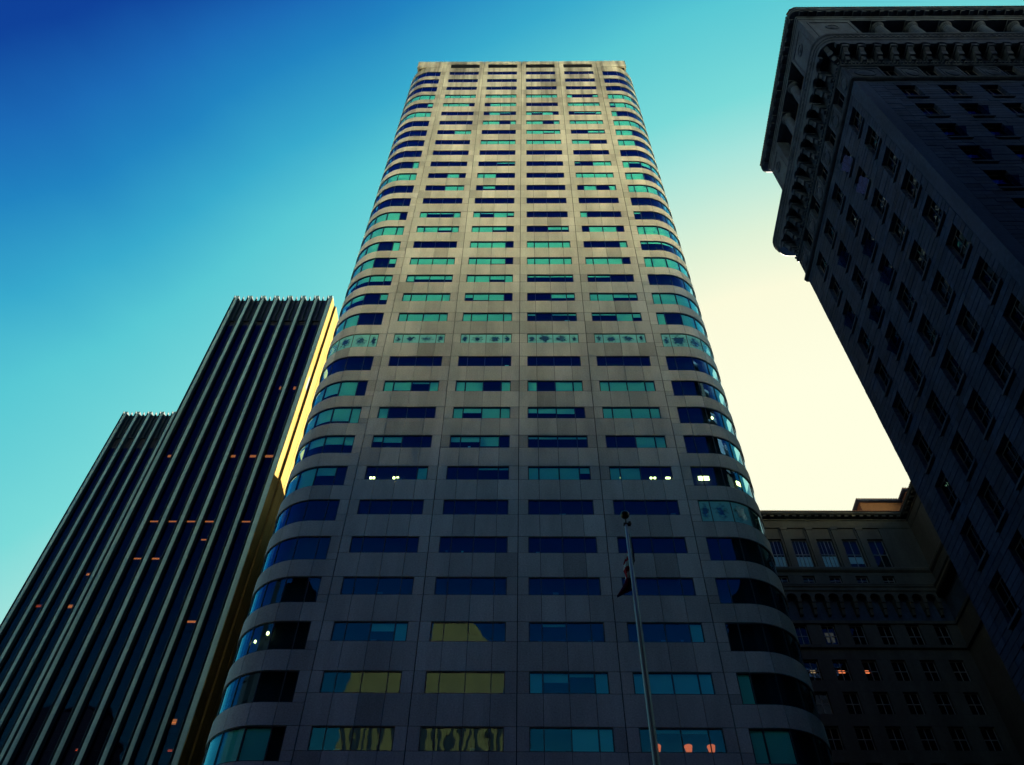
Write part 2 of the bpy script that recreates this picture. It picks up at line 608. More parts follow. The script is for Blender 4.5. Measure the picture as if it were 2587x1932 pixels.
# blinds, pane by pane, row by row: left corner | four windows | right corner
# . none   F down   h half   t a strip   3 three quarters   D whitewashed glass
ROWS = """
..... .... .... .... .... .....
..... .... .... .... .... .....
..... .... .... .... .... .....
.FFFF FFFF FFFF FFFF F..h FFF..
....h FFF. .FFF .... FFFF hFFF.
.FFFF .... .Ft. FtF. .tth F....
..... .... FF.F FF.F FFFF FFFF.
..... ..FF .... FFhF ..hh FF...
..... .... FFFF FFFF FF.. FF...
..... .... .... .... .... .....
....F .... ..tt .... t.FF Fthh.
.FFFF ..F. FF.. .... FFFF FF...
..... ..FF .h.. .... .F.F FFF..
..... .... .... .... .... .....
.FFF. FttF FtFh .... F... t....
.FFFF FFhF FFh. ..hh .FF. FFF..
.FF.F .... FFF. FFFF ...F ttt..
.FF.h FFFF F33. F3FF FFF. FFFF.
.hhhh 3hhh FFhF tttt tt.. .....
.hh.h FFFF h33. ..hh FFhh FFFF.
.FF.. FFFF FFFF t.tt ttFh F.FF.
DDDDD DDDD DDDD DDDD DDDD DDDDD
..... .... .... .... .... .....
.33F. F3tF FF.F F.FF FFFF .....
.333F F... FhFF hhh. FFFF .....
.thhh hh.. hh3. tttt ..FF .....
.FFh. ...F ..tt FFFh FF.. .....
..... .... .... .... .... DDD..
..... .... .... .... .... .....
..... .... .... .... .... .....
..... ..hF .... .t.. ...F .....
..... .... .... FhtF FFFF F....
.FFF. .... .... ..FF .tt. FF...
..... .... .... .... .... .....
""".split('\n')[1:-1]
DROP = {'F': 0.97, 'h': 0.45, 't': 0.16, '3': 0.78}
glass_rest, blind_rest = MB(), MB()
INDIV_FROM = 22
WINDOWS = {}
for k in range(1, NROW + 1):
    cols = ROWS[k - 1].split(' ')
    h = head(k)
    for c in range(6):
        if 1 <= c <= 4:
            s0, s1 = PIERS[c - 1] + HALF, PIERS[c] - HALF
            br = [s0, s0 + MOD - HALF, (s0 + s1) / 2, s1 - (MOD - HALF), s1]
            wz = WH
        else:
            sg = -1 if c == 0 else 1
            br = [2 * BAY + HALF] + [2 * BAY + i * MOD for i in range(1, 6)]
            br = sorted(sg * x for x in br)
            wz = WHC
        st = cols[c]
        z0 = h - wz
        fr = MB()
        skin(fr, br[0] + 0.005, br[-1] - 0.005, -0.15, -0.05, h - 0.065, h - 0.012)
        skin(fr, br[0] + 0.005, br[-1] - 0.005, -0.15, -0.05, z0 + 0.012, z0 + 0.065)
        for i, x in enumerate(br):
            wdt = 0.03
            a, bb = x - wdt, x + wdt
            if i == 0:
                a, bb = x + 0.005, x + 0.055
            if i == len(br) - 1:
                a, bb = x - 0.055, x - 0.005
            skin(fr, a, bb, -0.15, -0.045, z0 + 0.066, h - 0.066)
        ox, oy, _ = F((br[0] + br[-1]) / 2, 0, 0)
        win = fr.build('window', 'frame', tower, origin=(ox, oy, z0))
        WINDOWS[(k, c)] = (win, br, z0, h)
        for i in range(len(br) - 1):
            ch = st[i] if i < len(st) else '.'
            a, bb = br[i] + 0.028, br[i + 1] - 0.028
            if k >= INDIV_FROM:
                q = MB()
                skin(q, a, bb, -0.105, -0.09, z0 + 0.06, h - 0.06)
                q.build('pane', 'whitewash' if ch == 'D' else 'glass', win)
            else:
                skin(glass_rest, a, bb, -0.105, -0.09, z0 + 0.06, h - 0.06)
            if ch in DROP:
                d = DROP[ch] * (h - z0 - 0.13)
                if ch != 'F':
                    d *= RND.uniform(0.9, 1.1)
                if k >= 11:
                    q = MB()
                    skin(q, a + 0.03, bb - 0.03, -0.20, -0.19, h - 0.065 - d, h - 0.065)
                    q.build('blind', 'blind', win)
                else:
                    skin(blind_rest, a + 0.03, bb - 0.03, -0.20, -0.19, h - 0.065 - d, h - 0.065)
tag(glass_rest.build('pane', 'glass', tower), kind='stuff')
tag(blind_rest.build('blind', 'blind', tower), kind='stuff')

SR = random.Random(11)
for k in range(15, 34):                                # papers, boxes and screens standing by the glass
    for c in range(1, 5):
        win, br, z0, h = WINDOWS[(k, c)]
        if ROWS[k - 1].split(' ')[c][0] == 'D':
            continue
        for n_ in range(SR.choice((0, 0, 1, 1, 2))):
            u = SR.uniform(0.08, 0.92)
            x = br[0] + (br[-1] - br[0]) * u
            wd_, hg_ = SR.uniform(0.15, 0.5), SR.uniform(0.12, 0.3)
            zb = z0 + 0.14 * max(0.3, z0 / TY)
            q = MB()
            q.box(TX + x - wd_ / 2, TX + x + wd_ / 2, TY + 0.215, TY + 0.26, zb, zb + hg_)
            q.build('sill_box', SR.choice(('blind', 'office_grey', 'office_grey')), win)

def lamp_in(k, c, u, zf, wd, hg, mat, name='ceiling_lamp'):
    """a lit fitting seen behind the glass; u, zf are fractions across and up the window"""
    win, br, z0, h = WINDOWS[(k, c)]
    s = br[0] + (br[-1] - br[0]) * u
    z = z0 + (h - z0) * zf + 0.30 * max(0.0, z0) / TY    # the sight line climbs behind the glass
    q = MB()
    n = 10
    rings = []
    for oo in (-0.34, -0.26):
        rings.append([F(s + wd / 2 * math.copysign(abs(math.cos(a)) ** 0.6, math.cos(a)), oo, z + hg / 2 * math.copysign(abs(math.sin(a)) ** 0.6, math.sin(a)))
                      for a in [2 * math.pi * i / n for i in range(n)]])
    q.loft(rings)
    q.build(name, mat, win)
for u in (0.085, 0.135, 0.46, 0.52):
    lamp_in(27, 1, u, 0.11, 0.2, 0.22, 'lamp_white')
for u, wd in ((0.15, 0.18), (0.22, 0.14), (0.66, 0.2), (0.72, 0.2), (0.93, 0.42)):
    lamp_in(27, 4, u, 0.13, wd, 0.18, 'lamp_white')
for u in (0.13, 0.56):
    for zf in (0.30, 0.38, 0.45):
        lamp_in(27, 5, u, zf, 0.9 if u < 0.3 else 0.6, 0.09, 'lamp_white')
lamp_in(25, 0, 0.72, 0.16, 0.16, 0.16, 'lamp_white')
lamp_in(25, 5, 0.42, 0.42, 0.2, 0.3, 'lamp_white')
lamp_in(31, 0, 0.60, 0.60, 0.2, 0.26, 'lamp_white')
lamp_in(31, 0, 0.47, 0.42, 0.16, 0.22, 'lamp_white')
for u in (0.20, 0.57, 0.84):                            # three shaded table lamps
    win, br, z0, h = WINDOWS[(33, 4)]
    x = F(br[0] + 5.1 * u, 0, 0)[0]
    q = MB()
    q.tube([(x, TY + 0.36, z0 + 0.10), (x, TY + 0.36, z0 + 0.62)], [0.14, 0.25], n=14)
    q.build('lamp_shade', 'lamp_red', win)

# ================================================================== striped towers on the left
def striped_tower(x_left, n_cols, y0, depth, top, pitch, z_bot, label, lights, show_from=0, side='right', pane_from=0):
    x_right = x_left + (n_cols - 1) * pitch + 1.42
    root = thing('striped_tower', ((x_left + x_right) / 2, y0 + depth / 2, GZ), label, 'building', 'striped office slabs')
    sc_ = pitch / 2.92
    q = MB()
    q.box(x_left + 0.1, x_right - 0.25, y0 + 0.75, y0 + depth, GZ, top - 0.9)
    q.build('core', 'interior', root)
    q = MB()
    q.box(x_left + 0.1, x_right - 0.3, y0 + 0.755, y0 + 1.1, top - 0.89, top - 0.02)
    q.build('added_parapet', 'interior', root)  # dark wall added to keep the sun off the column tips
    fl = 3.84
    z_ref = 109.35 - 0.35
    for i in range(n_cols):
        L = x_left + i * pitch
        wd = 0.92 if i < n_cols - 1 else 1.10
        q = MB()
        t = RND.uniform(0.3, 0.7)
        q.box(L + 0.36, L + wd, y0 - 0.50, y0 + 0.74, GZ, top, t)
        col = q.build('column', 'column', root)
        q = MB()
        q.box(L, L + 0.09, y0 - 0.52, y0 + 0.74, GZ, top + 0.16)
        if i < n_cols - 1:
            q.box(L + wd + 0.002, L + wd + 0.07, y0 - 0.42, y0 + 0.74, GZ, top + 0.12)
        q.build('fin', 'column_edge', col)
        if i == n_cols - 1:
            break
        a, b2 = L + wd + 0.08, L + pitch - 0.01
        q = MB()                                        # short fin across the plant floor louvres
        xm = L + 1.88
        q.box(xm - 0.04, xm + 0.04, y0 - 0.25, y0 + 0.4, top - 8.5, top + 0.16)
        q.build('short_fin', 'column_edge', root)
        q = MB()
        q.box(a, b2, y0 + 0.35, y0 + 0.74, top - 8.6, top - 0.8)
        q.build('louver', 'dark_panel', root)
    k = 0
    z = z_ref + 12 * fl
    while z > z_bot:
        if z < top - 8.7:
            for i in range(n_cols - 1):
                L = x_left + i * pitch
                wd = 0.92
                a, b2 = L + wd + 0.08, L + pitch - 0.01
                z1 = min(z, top - 8.7)
                q = MB()
                q.box(a, b2, y0 + 0.30, y0 + 0.33, z1 - 2.2, z1 - 0.04)
                win = q.build('window', 'dark_glass', root)
                q = MB()
                q.box(a, b2, y0 + 0.29, y0 + 0.34, z1 - fl + 0.0, z1 - 2.24)
                q.build('spandrel_panel', 'dark_glass', root)
                for (lx, lz, lw, lh, mt) in lights:
                    if a - 0.2 <= lx <= b2 + 0.2 and z1 - fl <= lz < z1:
                        q = MB()
                        x0_, x1_ = max(a + 0.05, lx - lw / 2), min(b2 - 0.05, lx + lw / 2)
                        zz = min(max(lz, z1 - 2.0), z1 - 0.2)
                        q.box(x0_, x1_, y0 + 0.5, y0 + 0.6, zz - lh / 2, zz + lh / 2)
                        q.build('ceiling_lamp', mt, win)
        z -= fl
    q = MB()                                            # stone base below the lowest glass
    q.box(x_left + 0.1, x_right - 0.2, y0 + 0.25, y0 + 0.7, GZ, z + 0.5)
    q.build('base_wall', 'dark_panel', root)
    # sunlit stone flank
    y = y0 - 0.36
    xs = x_left + (n_cols - 1) * pitch + 1.18
    first = True
    while y < y0 + depth:
        wdt = min(2.6, y0 + depth - y)
        off = 0.0 if first else 0.28
        xi = xs - (0.078 if first else 0.4)
        zt = top - (0.5 if first else 0.1)
        if y < y0 + 12 and show_from:
            zz = zt
            while zz > 30:                               # stone panels, floor by floor, where the flank shows
                q = MB()
                q.box(xi, xs + off + RND.uniform(-0.012, 0.012), y + 0.012, y + wdt - 0.13, zz - fl + 0.03, zz, min(1, max(0, RND.gauss(0.55, 0.28))))
                q.build('flank_panel', 'gold_stone', root)
                zz -= fl
            q = MB()
            q.box(xi, xs + off, y, y + wdt - 0.12, GZ, zz, 0.5)
            q.build('flank_wall', 'gold_stone', root)
        else:
            q = MB()
            q.box(xi, xs + off, y, y + wdt - 0.12, GZ, zt, RND.uniform(0.35, 0.75))
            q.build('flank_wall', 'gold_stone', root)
        q = MB()
        q.box(xi, xs + off - 0.05, y + wdt - 0.12, y + wdt, GZ, top - 0.6)
        q.build('flank_joint', 'gold_stone', root)
        first = False
        y += wdt
    q = MB()
    q.box(x_left - 0.3, x_left - 0.02, y0 + 0.1, y0 + depth, GZ, top - 0.3)
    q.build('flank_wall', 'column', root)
    q = MB()
    q.box(x_left + 0.1, x_right - 0.3, y0 + 1.11, y0 + depth, top - 0.88, top - 0.7)
    q.build('roof', 'mortar', root)
    return root

W_, O_ = 'lamp_white', 'lamp_orange'
striped_tower(-63.24, 8, 100.0, 30.0, 161.7, 2.92, 40.0,
              'striped slab tower with sunlit gold flank, touching the left edge of the beige tower',
              [(-46.3, 128.4, .35, .8, O_), (-43.6, 128.4, .4, .8, O_), (-61.1, 109.2, .8, .5, O_), (-50.3, 109.2, 1.0, .5, O_), (-46.6, 109.2, 1.3, .5, O_), (-43.9, 109.2, 1.4, .5, O_),
               (-58.7, 93.66, 1.5, .22, O_), (-55.6, 93.66, 1.4, .22, O_), (-52.7, 93.66, 1.4, .22, O_), (-49.9, 93.66, 1.6, .22, O_), (-44.1, 93.66, 1.5, .2, O_), (-49.6, 90.6, .8, .2, O_),
               (-58.5, 86.2, 1.2, .2, O_), (-55.9, 86.2, 1.3, .25, O_), (-46.8, 75.5, 1.2, .3, O_), (-44.3, 60.6, .5, .7, O_), (-55.1, 56.2, .4, .25, 'lamp_red'), (-43.6, 56.2, .5, .25, 'lamp_red')], show_from=1)
striped_tower(-72.97 * 1.31, 9, 131.0, 26.0, 159.6, 2.92, 60.0,
              'lower-looking striped slab stepping down at the far left edge, behind the taller striped slab',
              [(-64.8 * 1.31, 84.35 * 1.31, .6, .5, O_), (-69.6 * 1.31, 78.8 * 1.31, .9, .5, 'lamp_red'), (-65 * 1.31, 78.6 * 1.31, .7, .7, O_)])

# ================================================================== swept mouldings round a plan
def offset_path(pts, o, arc=6):
    """offset an open plan polyline outwards (to its left-hand... the side given by the normals); round joins on convex corners"""
    out = []
    n = len(pts)
    nrm = []
    for i in range(n - 1):
        dx, dy = pts[i + 1][0] - pts[i][0], pts[i + 1][1] - pts[i][1]
        L = math.hypot(dx, dy)
        nrm.append((dy / L, -dx / L))                   # right-hand side of travel is outwards
    out.append((pts[0][0] + nrm[0][0] * o, pts[0][1] + nrm[0][1] * o))
    for i in range(1, n - 1):
        n1, n2 = nrm[i - 1], nrm[i]
        cr = n1[0] * n2[1] - n1[1] * n2[0]
        if cr < 0 and o > 0 or cr > 0 and o < 0 or True:
            convex = cr > 0
        if convex and o > 0:
            a1 = math.atan2(n1[1], n1[0])
            a2 = math.atan2(n2[1], n2[0])
            d = (a2 - a1 + math.pi) % (2 * math.pi) - math.pi
            for j in range(arc + 1):
                a = a1 + d * j / arc
                out.append((pts[i][0] + o * math.cos(a), pts[i][1] + o * math.sin(a)))
        else:
            for j in range(arc + 1):
                out.append((pts[i][0] + o * (n1[0] + n2[0]), pts[i][1] + o * (n1[1] + n2[1])))
    out.append((pts[-1][0] + nrm[-1][0] * o, pts[-1][1] + nrm[-1][1] * o))
    return out

def sweep(mb, pts, profile, t=0.5):
    """profile: closed loop of (o, z), swept along the plan path"""
    paths = [offset_path(pts, o) for o, z in profile]
    rings = []
    for j in range(len(paths[0])):
        rings.append([(paths[i][j][0], paths[i][j][1], profile[i][1]) for i in range(len(profile))])
    mb.loft(rings, t=t)
    return mb

def wall_frame(kind, base):
    """returns P(u, o, z): u along the wall, o outwards"""
    if kind == 'front':                                 # faces -Y, u = x
        return lambda u, o, z: (u, base - o, z)
    return lambda u, o, z: (base - o, u, z)             # faces -X, u = y

def wbox(mb, P, u0, u1, o0, o1, z0, z1, t=0.5):
    a, b = P(u0, o0, z0), P(u1, o1, z1)
    mb.box(min(a[0], b[0]), max(a[0], b[0]), min(a[1], b[1]), max(a[1], b[1]), z0, z1, t)
    return mb

def sash_window(root, P, uc, zc_, wd, hg, style, depth=0.30, glass='glass'):
    """deep-set window: timber frame with a mullion and transom, panes, and for some a tilted open sash"""
    u0, u1, z0, z1 = uc - wd / 2, uc + wd / 2, zc_ - hg / 2, zc_ + hg / 2
    q = MB()
    fw = 0.07
    wbox(q, P, u0, u1, -depth - 0.08, -depth, z0, z0 + fw)
    wbox(q, P, u0, u1, -depth - 0.08, -depth, z1 - fw, z1)
    wbox(q, P, u0, u0 + fw, -depth - 0.08, -depth, z0 + fw, z1 - fw)
    wbox(q, P, u1 - fw, u1, -depth - 0.08, -depth, z0 + fw, z1 - fw)
    wbox(q, P, u0 + fw, u1 - fw, -depth - 0.075, -depth + 0.01, zc_ - 0.03, zc_ + 0.03)
    if style != 'open':
        wbox(q, P, uc - 0.025, uc + 0.025, -depth - 0.075, -depth + 0.005, z0 + fw, z1 - fw)
    a = P(uc, 0, z0)
    win = q.build('window', 'sash', root, origin=a)
    for zz0, zz1 in ((z0 + fw, zc_ - 0.03), (zc_ + 0.03, z1 - fw)):
        if style == 'open' and zz1 < zc_:
            continue
        q = MB()
        wbox(q, P, u0 + fw, u1 - fw, -depth - 0.05, -depth - 0.035, zz0, zz1)
        q.build('pane', glass, win)
    if style == 'open':                                 # bottom-hung sash tilting out
        ang = R(38)
        L = zc_ - z0 - 0.1
        pts = []
        for dz, do in ((0.0, 0.0), (0.0, 0.03)):
            pass
        o_b = -depth + 0.02
        zb = z0 + fw
        p8 = []
        for (dl, th) in ((0, 0), (L, 0)):
            zq = zb + dl * math.cos(ang)
            oq = o_b + dl * math.sin(ang)
            p8.append((oq, zq))
        nx, nz = math.cos(ang) * 0.03, -math.sin(ang) * 0.03
        (ob, zb_), (ot, zt_) = p8
        uu0, uu1 = u0 + 0.09, u1 - 0.09
        q = MB()
        q.hexa([P(uu0, ob, zb_), P(uu1, ob, zb_), P(uu1, ob + nx, zb_ + nz), P(uu0, ob + nx, zb_ + nz),
                P(uu0, ot, zt_), P(uu1, ot, zt_), P(uu1, ot + nx, zt_ + nz), P(uu0, ot + nx, zt_ + nz)])
        q.build('open_sash', 'sash_glass', win)
    return win

MAT['sash_glass'] = mat_glass('sash_glass', (0.3, 0.45, 0.7), (0.18, 0.28, 0.8), base=0.05, gain=0.5, wave=0.004)
MAT['deep_glass'] = mat_glass('deep_glass', (0.4, 0.5, 0.6), (0.4, 0.6, 1.0), base=0.015, gain=0.4, wave=0.01)

# ================================================================== ornate corner building on the right
XW, YW, YE = 25.6, 22.5, 40.3
XR = 62.0
cb = thing('stone_building', (44, 31, GZ), 'dark stone corner building with columned loggia under a tiled cornice, on the right', 'building', 'ornate stone buildings')
PL = wall_frame('left', XW)
PF = wall_frame('front', YW)
plan = [(XR, YE), (XW, YE), (XW, YW), (XR, YW)]          # travelled so that outwards is on the right
plan = plan
# orientation check: travelling -X along y=YE, right-hand side is +Y: outwards
q = MB()
q.box(XW + 0.42, XR, YW + 0.42, YE - 0.05, GZ, 75.6)
q.build('core', 'mortar', cb)
FH = 3.95
ZC0 = 65.70
ROWZ = [ZC0 - FH * i for i in range(16)]
LY = [24.85 + 3.16 * i for i in range(5)]
FX = [29.22 + 3.16 * i for i in range(10)]
WW, WHT = 1.45, 2.45
CH = FH / 8
Z_TOP = 68.05

def stones_for(P, u0, u1, centres, corner_lo, corner_hi):
    res = []
    zi = 0
    z = Z_TOP
    while z - CH > 2.0:
        z1, z0 = z, z - CH
        gaps = []
        for zc_ in ROWZ:
            if z0 < zc_ + WHT / 2 - 0.05 and z1 > zc_ - WHT / 2 + 0.05:
                gaps = [(c - WW / 2, c + WW / 2) for c in centres]
                break
        segs = []
        cur = u0
        for a, b2 in gaps:
            if a > cur:
                segs.append((cur, a))
            cur = b2
        if cur < u1:
            segs.append((cur, u1))
        for a, b2 in segs:
            L = b2 - a
            n = max(1, round(L / 1.25))
            off = 0.5 * (zi % 2) if (not gaps and n > 2) else 0
            cuts = [a] + [a + (i + off) * L / n for i in range(1 if not off else 0, n) if a + (i + off) * L / n > a + 0.01] + [b2]
            for i in range(len(cuts) - 1):
                res.append((P, cuts[i], cuts[i + 1], z0, z1))
        z = z0
        zi += 1
    return res
QW = 0.95                                               # plain quoin strip at the corner
st = stones_for(PL, YW + QW, YE, LY, 0, 0)
sf = stones_for(PF, XW + QW, 52.0, FX[:7], 0, 0)
def near_key(s):
    P, a, b2, z0, z1 = s
    p = P((a + b2) / 2, 0, (z0 + z1) / 2)
    return p[0] ** 2 + p[1] ** 2 + p[2] ** 2
def visible(s):
    P, a, b2, z0, z1 = s
    p = P((a + b2) / 2, 0, (z0 + z1) / 2)
    v = Vector(p)
    d = v.dot(fwd)
    return d > 0 and abs(v.dot(right) / d) < 0.59 and abs(v.dot(up) / d) < 0.44
allst = st + sf
vis = sorted([s for s in allst if visible(s)], key=near_key)
ind = set(id(s) for s in vis[:300])
rest = MB()
for s in allst:
    P, a, b2, z0, z1 = s
    t = min(1, max(0, RND.gauss(0.5, 0.2)))
    g_ = 0.012
    pr = RND.uniform(-0.012, 0.012)
    mb = MB() if id(s) in ind else rest
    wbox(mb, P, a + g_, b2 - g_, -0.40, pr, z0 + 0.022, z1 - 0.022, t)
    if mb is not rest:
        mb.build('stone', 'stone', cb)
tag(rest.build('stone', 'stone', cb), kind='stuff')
q = MB()                                                # smooth quoin strip
q.box(XW - 0.02, XW + QW - 0.03, YW - 0.02, YW + QW - 0.03, GZ, Z_TOP, 0.8)
q.build('quoin', 'stone', cb)
q = MB()
q.box(XW + 0.1, 52, YE - 0.06, YE - 0.0, GZ, 75.5)
q.build('rear_wall', 'mortar', cb)
OPEN_L = {(1, 1), (1, 3), (2, 2), (3, 3), (2, 3), (3, 2), (0, 3), (4, 3), (3, 4), (5, 3)}
OPEN_F = {(2, 0), (2, 1), (3, 0), (3, 1), (4, 0), (2, 2), (1, 1), (4, 1)}
for r, zc_ in enumerate(ROWZ):
    if zc_ < 6:
        continue
    for i, c in enumerate(LY):
        sash_window(cb, PL, c, zc_, WW, WHT, 'open' if (r, i) in {(1, 3), (2, 2), (3, 3), (0, 1), (3, 2), (2, 4), (4, 3), (1, 1)} else 'cross', glass='deep_glass')
        q = MB()
        wbox(q, PL, c - WW / 2 - 0.12, c + WW / 2 + 0.12, -0.3, 0.10, zc_ - WHT / 2 - 0.16, zc_ - WHT / 2 + 0.0, 0.6)
        q.build('sill', 'trim', cb)
    for i, c in enumerate(FX[:7]):
        if c > 48:
            continue
        sash_window(cb, PF, c, zc_, WW, WHT, 'open' if (r, i) in OPEN_F else 'cross', glass='deep_glass')
        q = MB()
        wbox(q, PF, c - WW / 2 - 0.12, c + WW / 2 + 0.12, -0.3, 0.10, zc_ - WHT / 2 - 0.16, zc_ - WHT / 2 + 0.0, 0.6)
        q.build('sill', 'trim', cb)

# --- belt, frieze storey, corbel table, ledge
q = MB()
sweep(q, plan, [(-0.4, 68.06), (0.10, 68.06), (0.26, 68.14), (0.32, 68.28), (0.26, 68.42), (0.08, 68.52), (-0.4, 68.52)])
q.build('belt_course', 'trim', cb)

def frieze(root, P, centres, z0, z1, u0, u1, mat, wmat, wd=1.35, medallion=True):
    edges = [u0]
    for c in centres:
        edges += [c - wd / 2, c + wd / 2]
    edges.append(u1)
    for i in range(0, len(edges), 2):
        a, b2 = edges[i], edges[i + 1]
        if b2 - a < 0.1:
            continue
        q = MB()
        wbox(q, P, a, b2, -0.4, 0.0, z0, z1, 0.55)
        pn = q.build('frieze_panel', mat, root)
        q = MB()
        for (ua, ub, za_, zb_) in ((a + 0.16, b2 - 0.16, z0 + 0.35, z0 + 0.43), (a + 0.16, b2 - 0.16, z1 - 0.5, z1 - 0.42), (a + 0.16, a + 0.24, z0 + 0.44, z1 - 0.51), (b2 - 0.24, b2 - 0.16, z0 + 0.44, z1 - 0.51)):
            if ub > ua:
                wbox(q, P, ua, ub, 0.001, 0.06, za_, zb_)
        q.build('panel_border', mat, pn)
        if medallion and b2 - a > 1.1:
            m_ = MB()
            um, zm = (a + b2) / 2, (z0 + z1) / 2 - 0.05
            ru, rz = (b2 - a) * 0.30, (z1 - z0) * 0.26
            n = 18
            rings = []
            for (f_, oo) in ((1.0, 0.0), (1.0, 0.08), (0.82, 0.10), (0.76, 0.04), (0.4, 0.09), (0.05, 0.11)):
                rings.append([P(um + ru * f_ * math.cos(2 * math.pi * j / n), oo, zm + rz * f_ * math.sin(2 * math.pi * j / n)) for j in range(n)])
            m_.loft(rings)
            m_.build('medallion', mat, pn)
    for c in centres:
        sash_window(root, P, c, (z0 + z1) / 2 - 0.1, wd - 0.06, z1 - z0 - 0.25, 'cross', depth=0.28, glass=wmat)
frieze(cb, PL, LY, 68.53, 71.5, YW + 0.02, YE, 'trim', 'deep_glass')
frieze(cb, PF, FX[:8], 68.53, 71.5, XW + 0.02, 53.0, 'trim', 'deep_glass')
q = MB()
sweep(q, plan, [(-0.4, 71.51), (0.08, 71.51), (0.16, 71.60), (0.16, 71.72), (-0.4, 71.72)])
q.build('moulding', 'trim', cb)
q = MB()                                                # wall behind the corbels
sweep(q, plan, [(-0.4, 71.73), (0.02, 71.73), (0.02, 75.4), (-0.4, 75.4)])
q.build('corbel_wall', 'trim', cb)
d = MB()
def run_points(step, o, u_off=0.0):
    """evenly spaced stations round the visible plan: left wall, rounded corner, front wall"""
    res = []
    y = YE - step / 2
    while y > YW:
        res.append((XW, y, -1.0, 0.0))
        y -= step
    res.append((XW, YW, -math.sqrt(.5), -math.sqrt(.5)))
    x = XW + step / 2
    while x < 52:
        res.append((x, YW, 0.0, -1.0))
        x += step
    return res
def obox(mb, st_, wd, o0, o1, z0, z1, o0b=None, o1b=None, t=0.5):
    """box standing out along the station's normal; the top ring may have other offsets"""
    x, y, nx, ny = st_
    tx, ty = -ny, nx
    o0b = o0 if o0b is None else o0b
    o1b = o1 if o1b is None else o1b
    h = wd / 2
    def pt(s, o, z):
        return (x + nx * o + tx * s, y + ny * o + ty * s, z)
    mb.hexa([pt(-h, o0, z0), pt(-h, o1, z0), pt(h, o1, z0), pt(h, o0, z0), pt(-h, o0b, z1), pt(-h, o1b, z1), pt(h, o1b, z1), pt(h, o0b, z1)], t)
for s_ in run_points(0.30, 0):
    obox(d, s_, 0.17, 0.03, 0.27, 71.74, 71.96)
tag(d.build('dentil', 'trim', cb), kind='stuff')
STEP = 1.32
for s_ in run_points(STEP, 0):
    q = MB()
    k_ = 1.35 if abs(s_[2] * s_[3]) > 0.1 else 1.0        # the diagonal corner corbel reaches further
    obox(q, s_, 0.34, 0.03, 0.42 * k_, 72.02, 72.50, None, 0.55 * k_, 0.4)
    obox(q, s_, 0.44, 0.03, 0.70 * k_, 72.51, 72.95, None, 0.78 * k_, 0.6)
    obox(q, s_, 0.36, 0.03, 0.80 * k_, 72.96, 73.40, None, 1.02 * k_, 0.5)
    obox(q, s_, 0.50, 0.03, 1.12 * k_, 73.41, 73.66, None, 1.16 * k_, 0.7)
    q.build('corbel', 'trim', cb)
def arch_run(root, P, u0, u1, step, o0, o1, zs, zt, mat, wd=0.5):
    """small round arches between corbels, each its own piece"""
    n = int(round((u1 - u0) / step))
    stp = (u1 - u0) / n
    for i in range(n):
        a, b2 = u0 + i * stp, u0 + (i + 1) * stp
        r = (stp - wd) / 2
        m_ = (a + b2) / 2
        up_pts, lo_pts = [], []
        N_ = 8
        for j in range(N_ + 1):
            an = math.pi * (1 - j / N_)
            lo_pts.append((m_ + r * math.cos(an), zs + r * 0.9 * math.sin(an)))
        us = [a + 0.003] + [p[0] for p in lo_pts] + [b2 - 0.003]
        zl = [zs] + [p[1] for p in lo_pts] + [zs]
        q = MB()
        rings = [[P(u, o0, zlow), P(u, o1, zlow), P(u, o1, zt), P(u, o0, zt)] for u, zlow in zip(us, zl)]
        q.loft(rings)
        q.build('arch', mat, root)
arch_run(cb, PL, YW + 0.0, YE, STEP, 0.85, 1.18, 73.67, 74.55, 'trim')
arch_run(cb, PF, XW + 0.0, 52.0, STEP, 0.85, 1.18, 73.67, 74.55, 'trim')
q = MB()                                                # rounded corner spandrel joining the two arch runs
sweep(q, [(XW, YW + 0.01), (XW, YW), (XW + 0.01, YW)], [(0.85, 74.2), (1.18, 74.2), (1.18, 74.55), (0.85, 74.55)])
q.build('corner_arch', 'trim', cb)
q = MB()
sweep(q, plan, [(-0.3, 74.56), (1.16, 74.56), (1.26, 74.72), (1.26, 74.95), (1.34, 75.02), (1.34, 75.42), (1.46, 75.55), (1.46, 75.8), (1.30, 75.92), (-0.3, 75.92)])
q.build('ledge', 'trim', cb)
d = MB()
for s_ in run_points(0.44, 0):
    if abs(s_[2] * s_[3]) < 0.1:
        obox(d, s_, 0.22, 1.345, 1.39, 75.08, 75.36)
tag(d.build('ledge_ornament', 'trim', cb), kind='stuff')

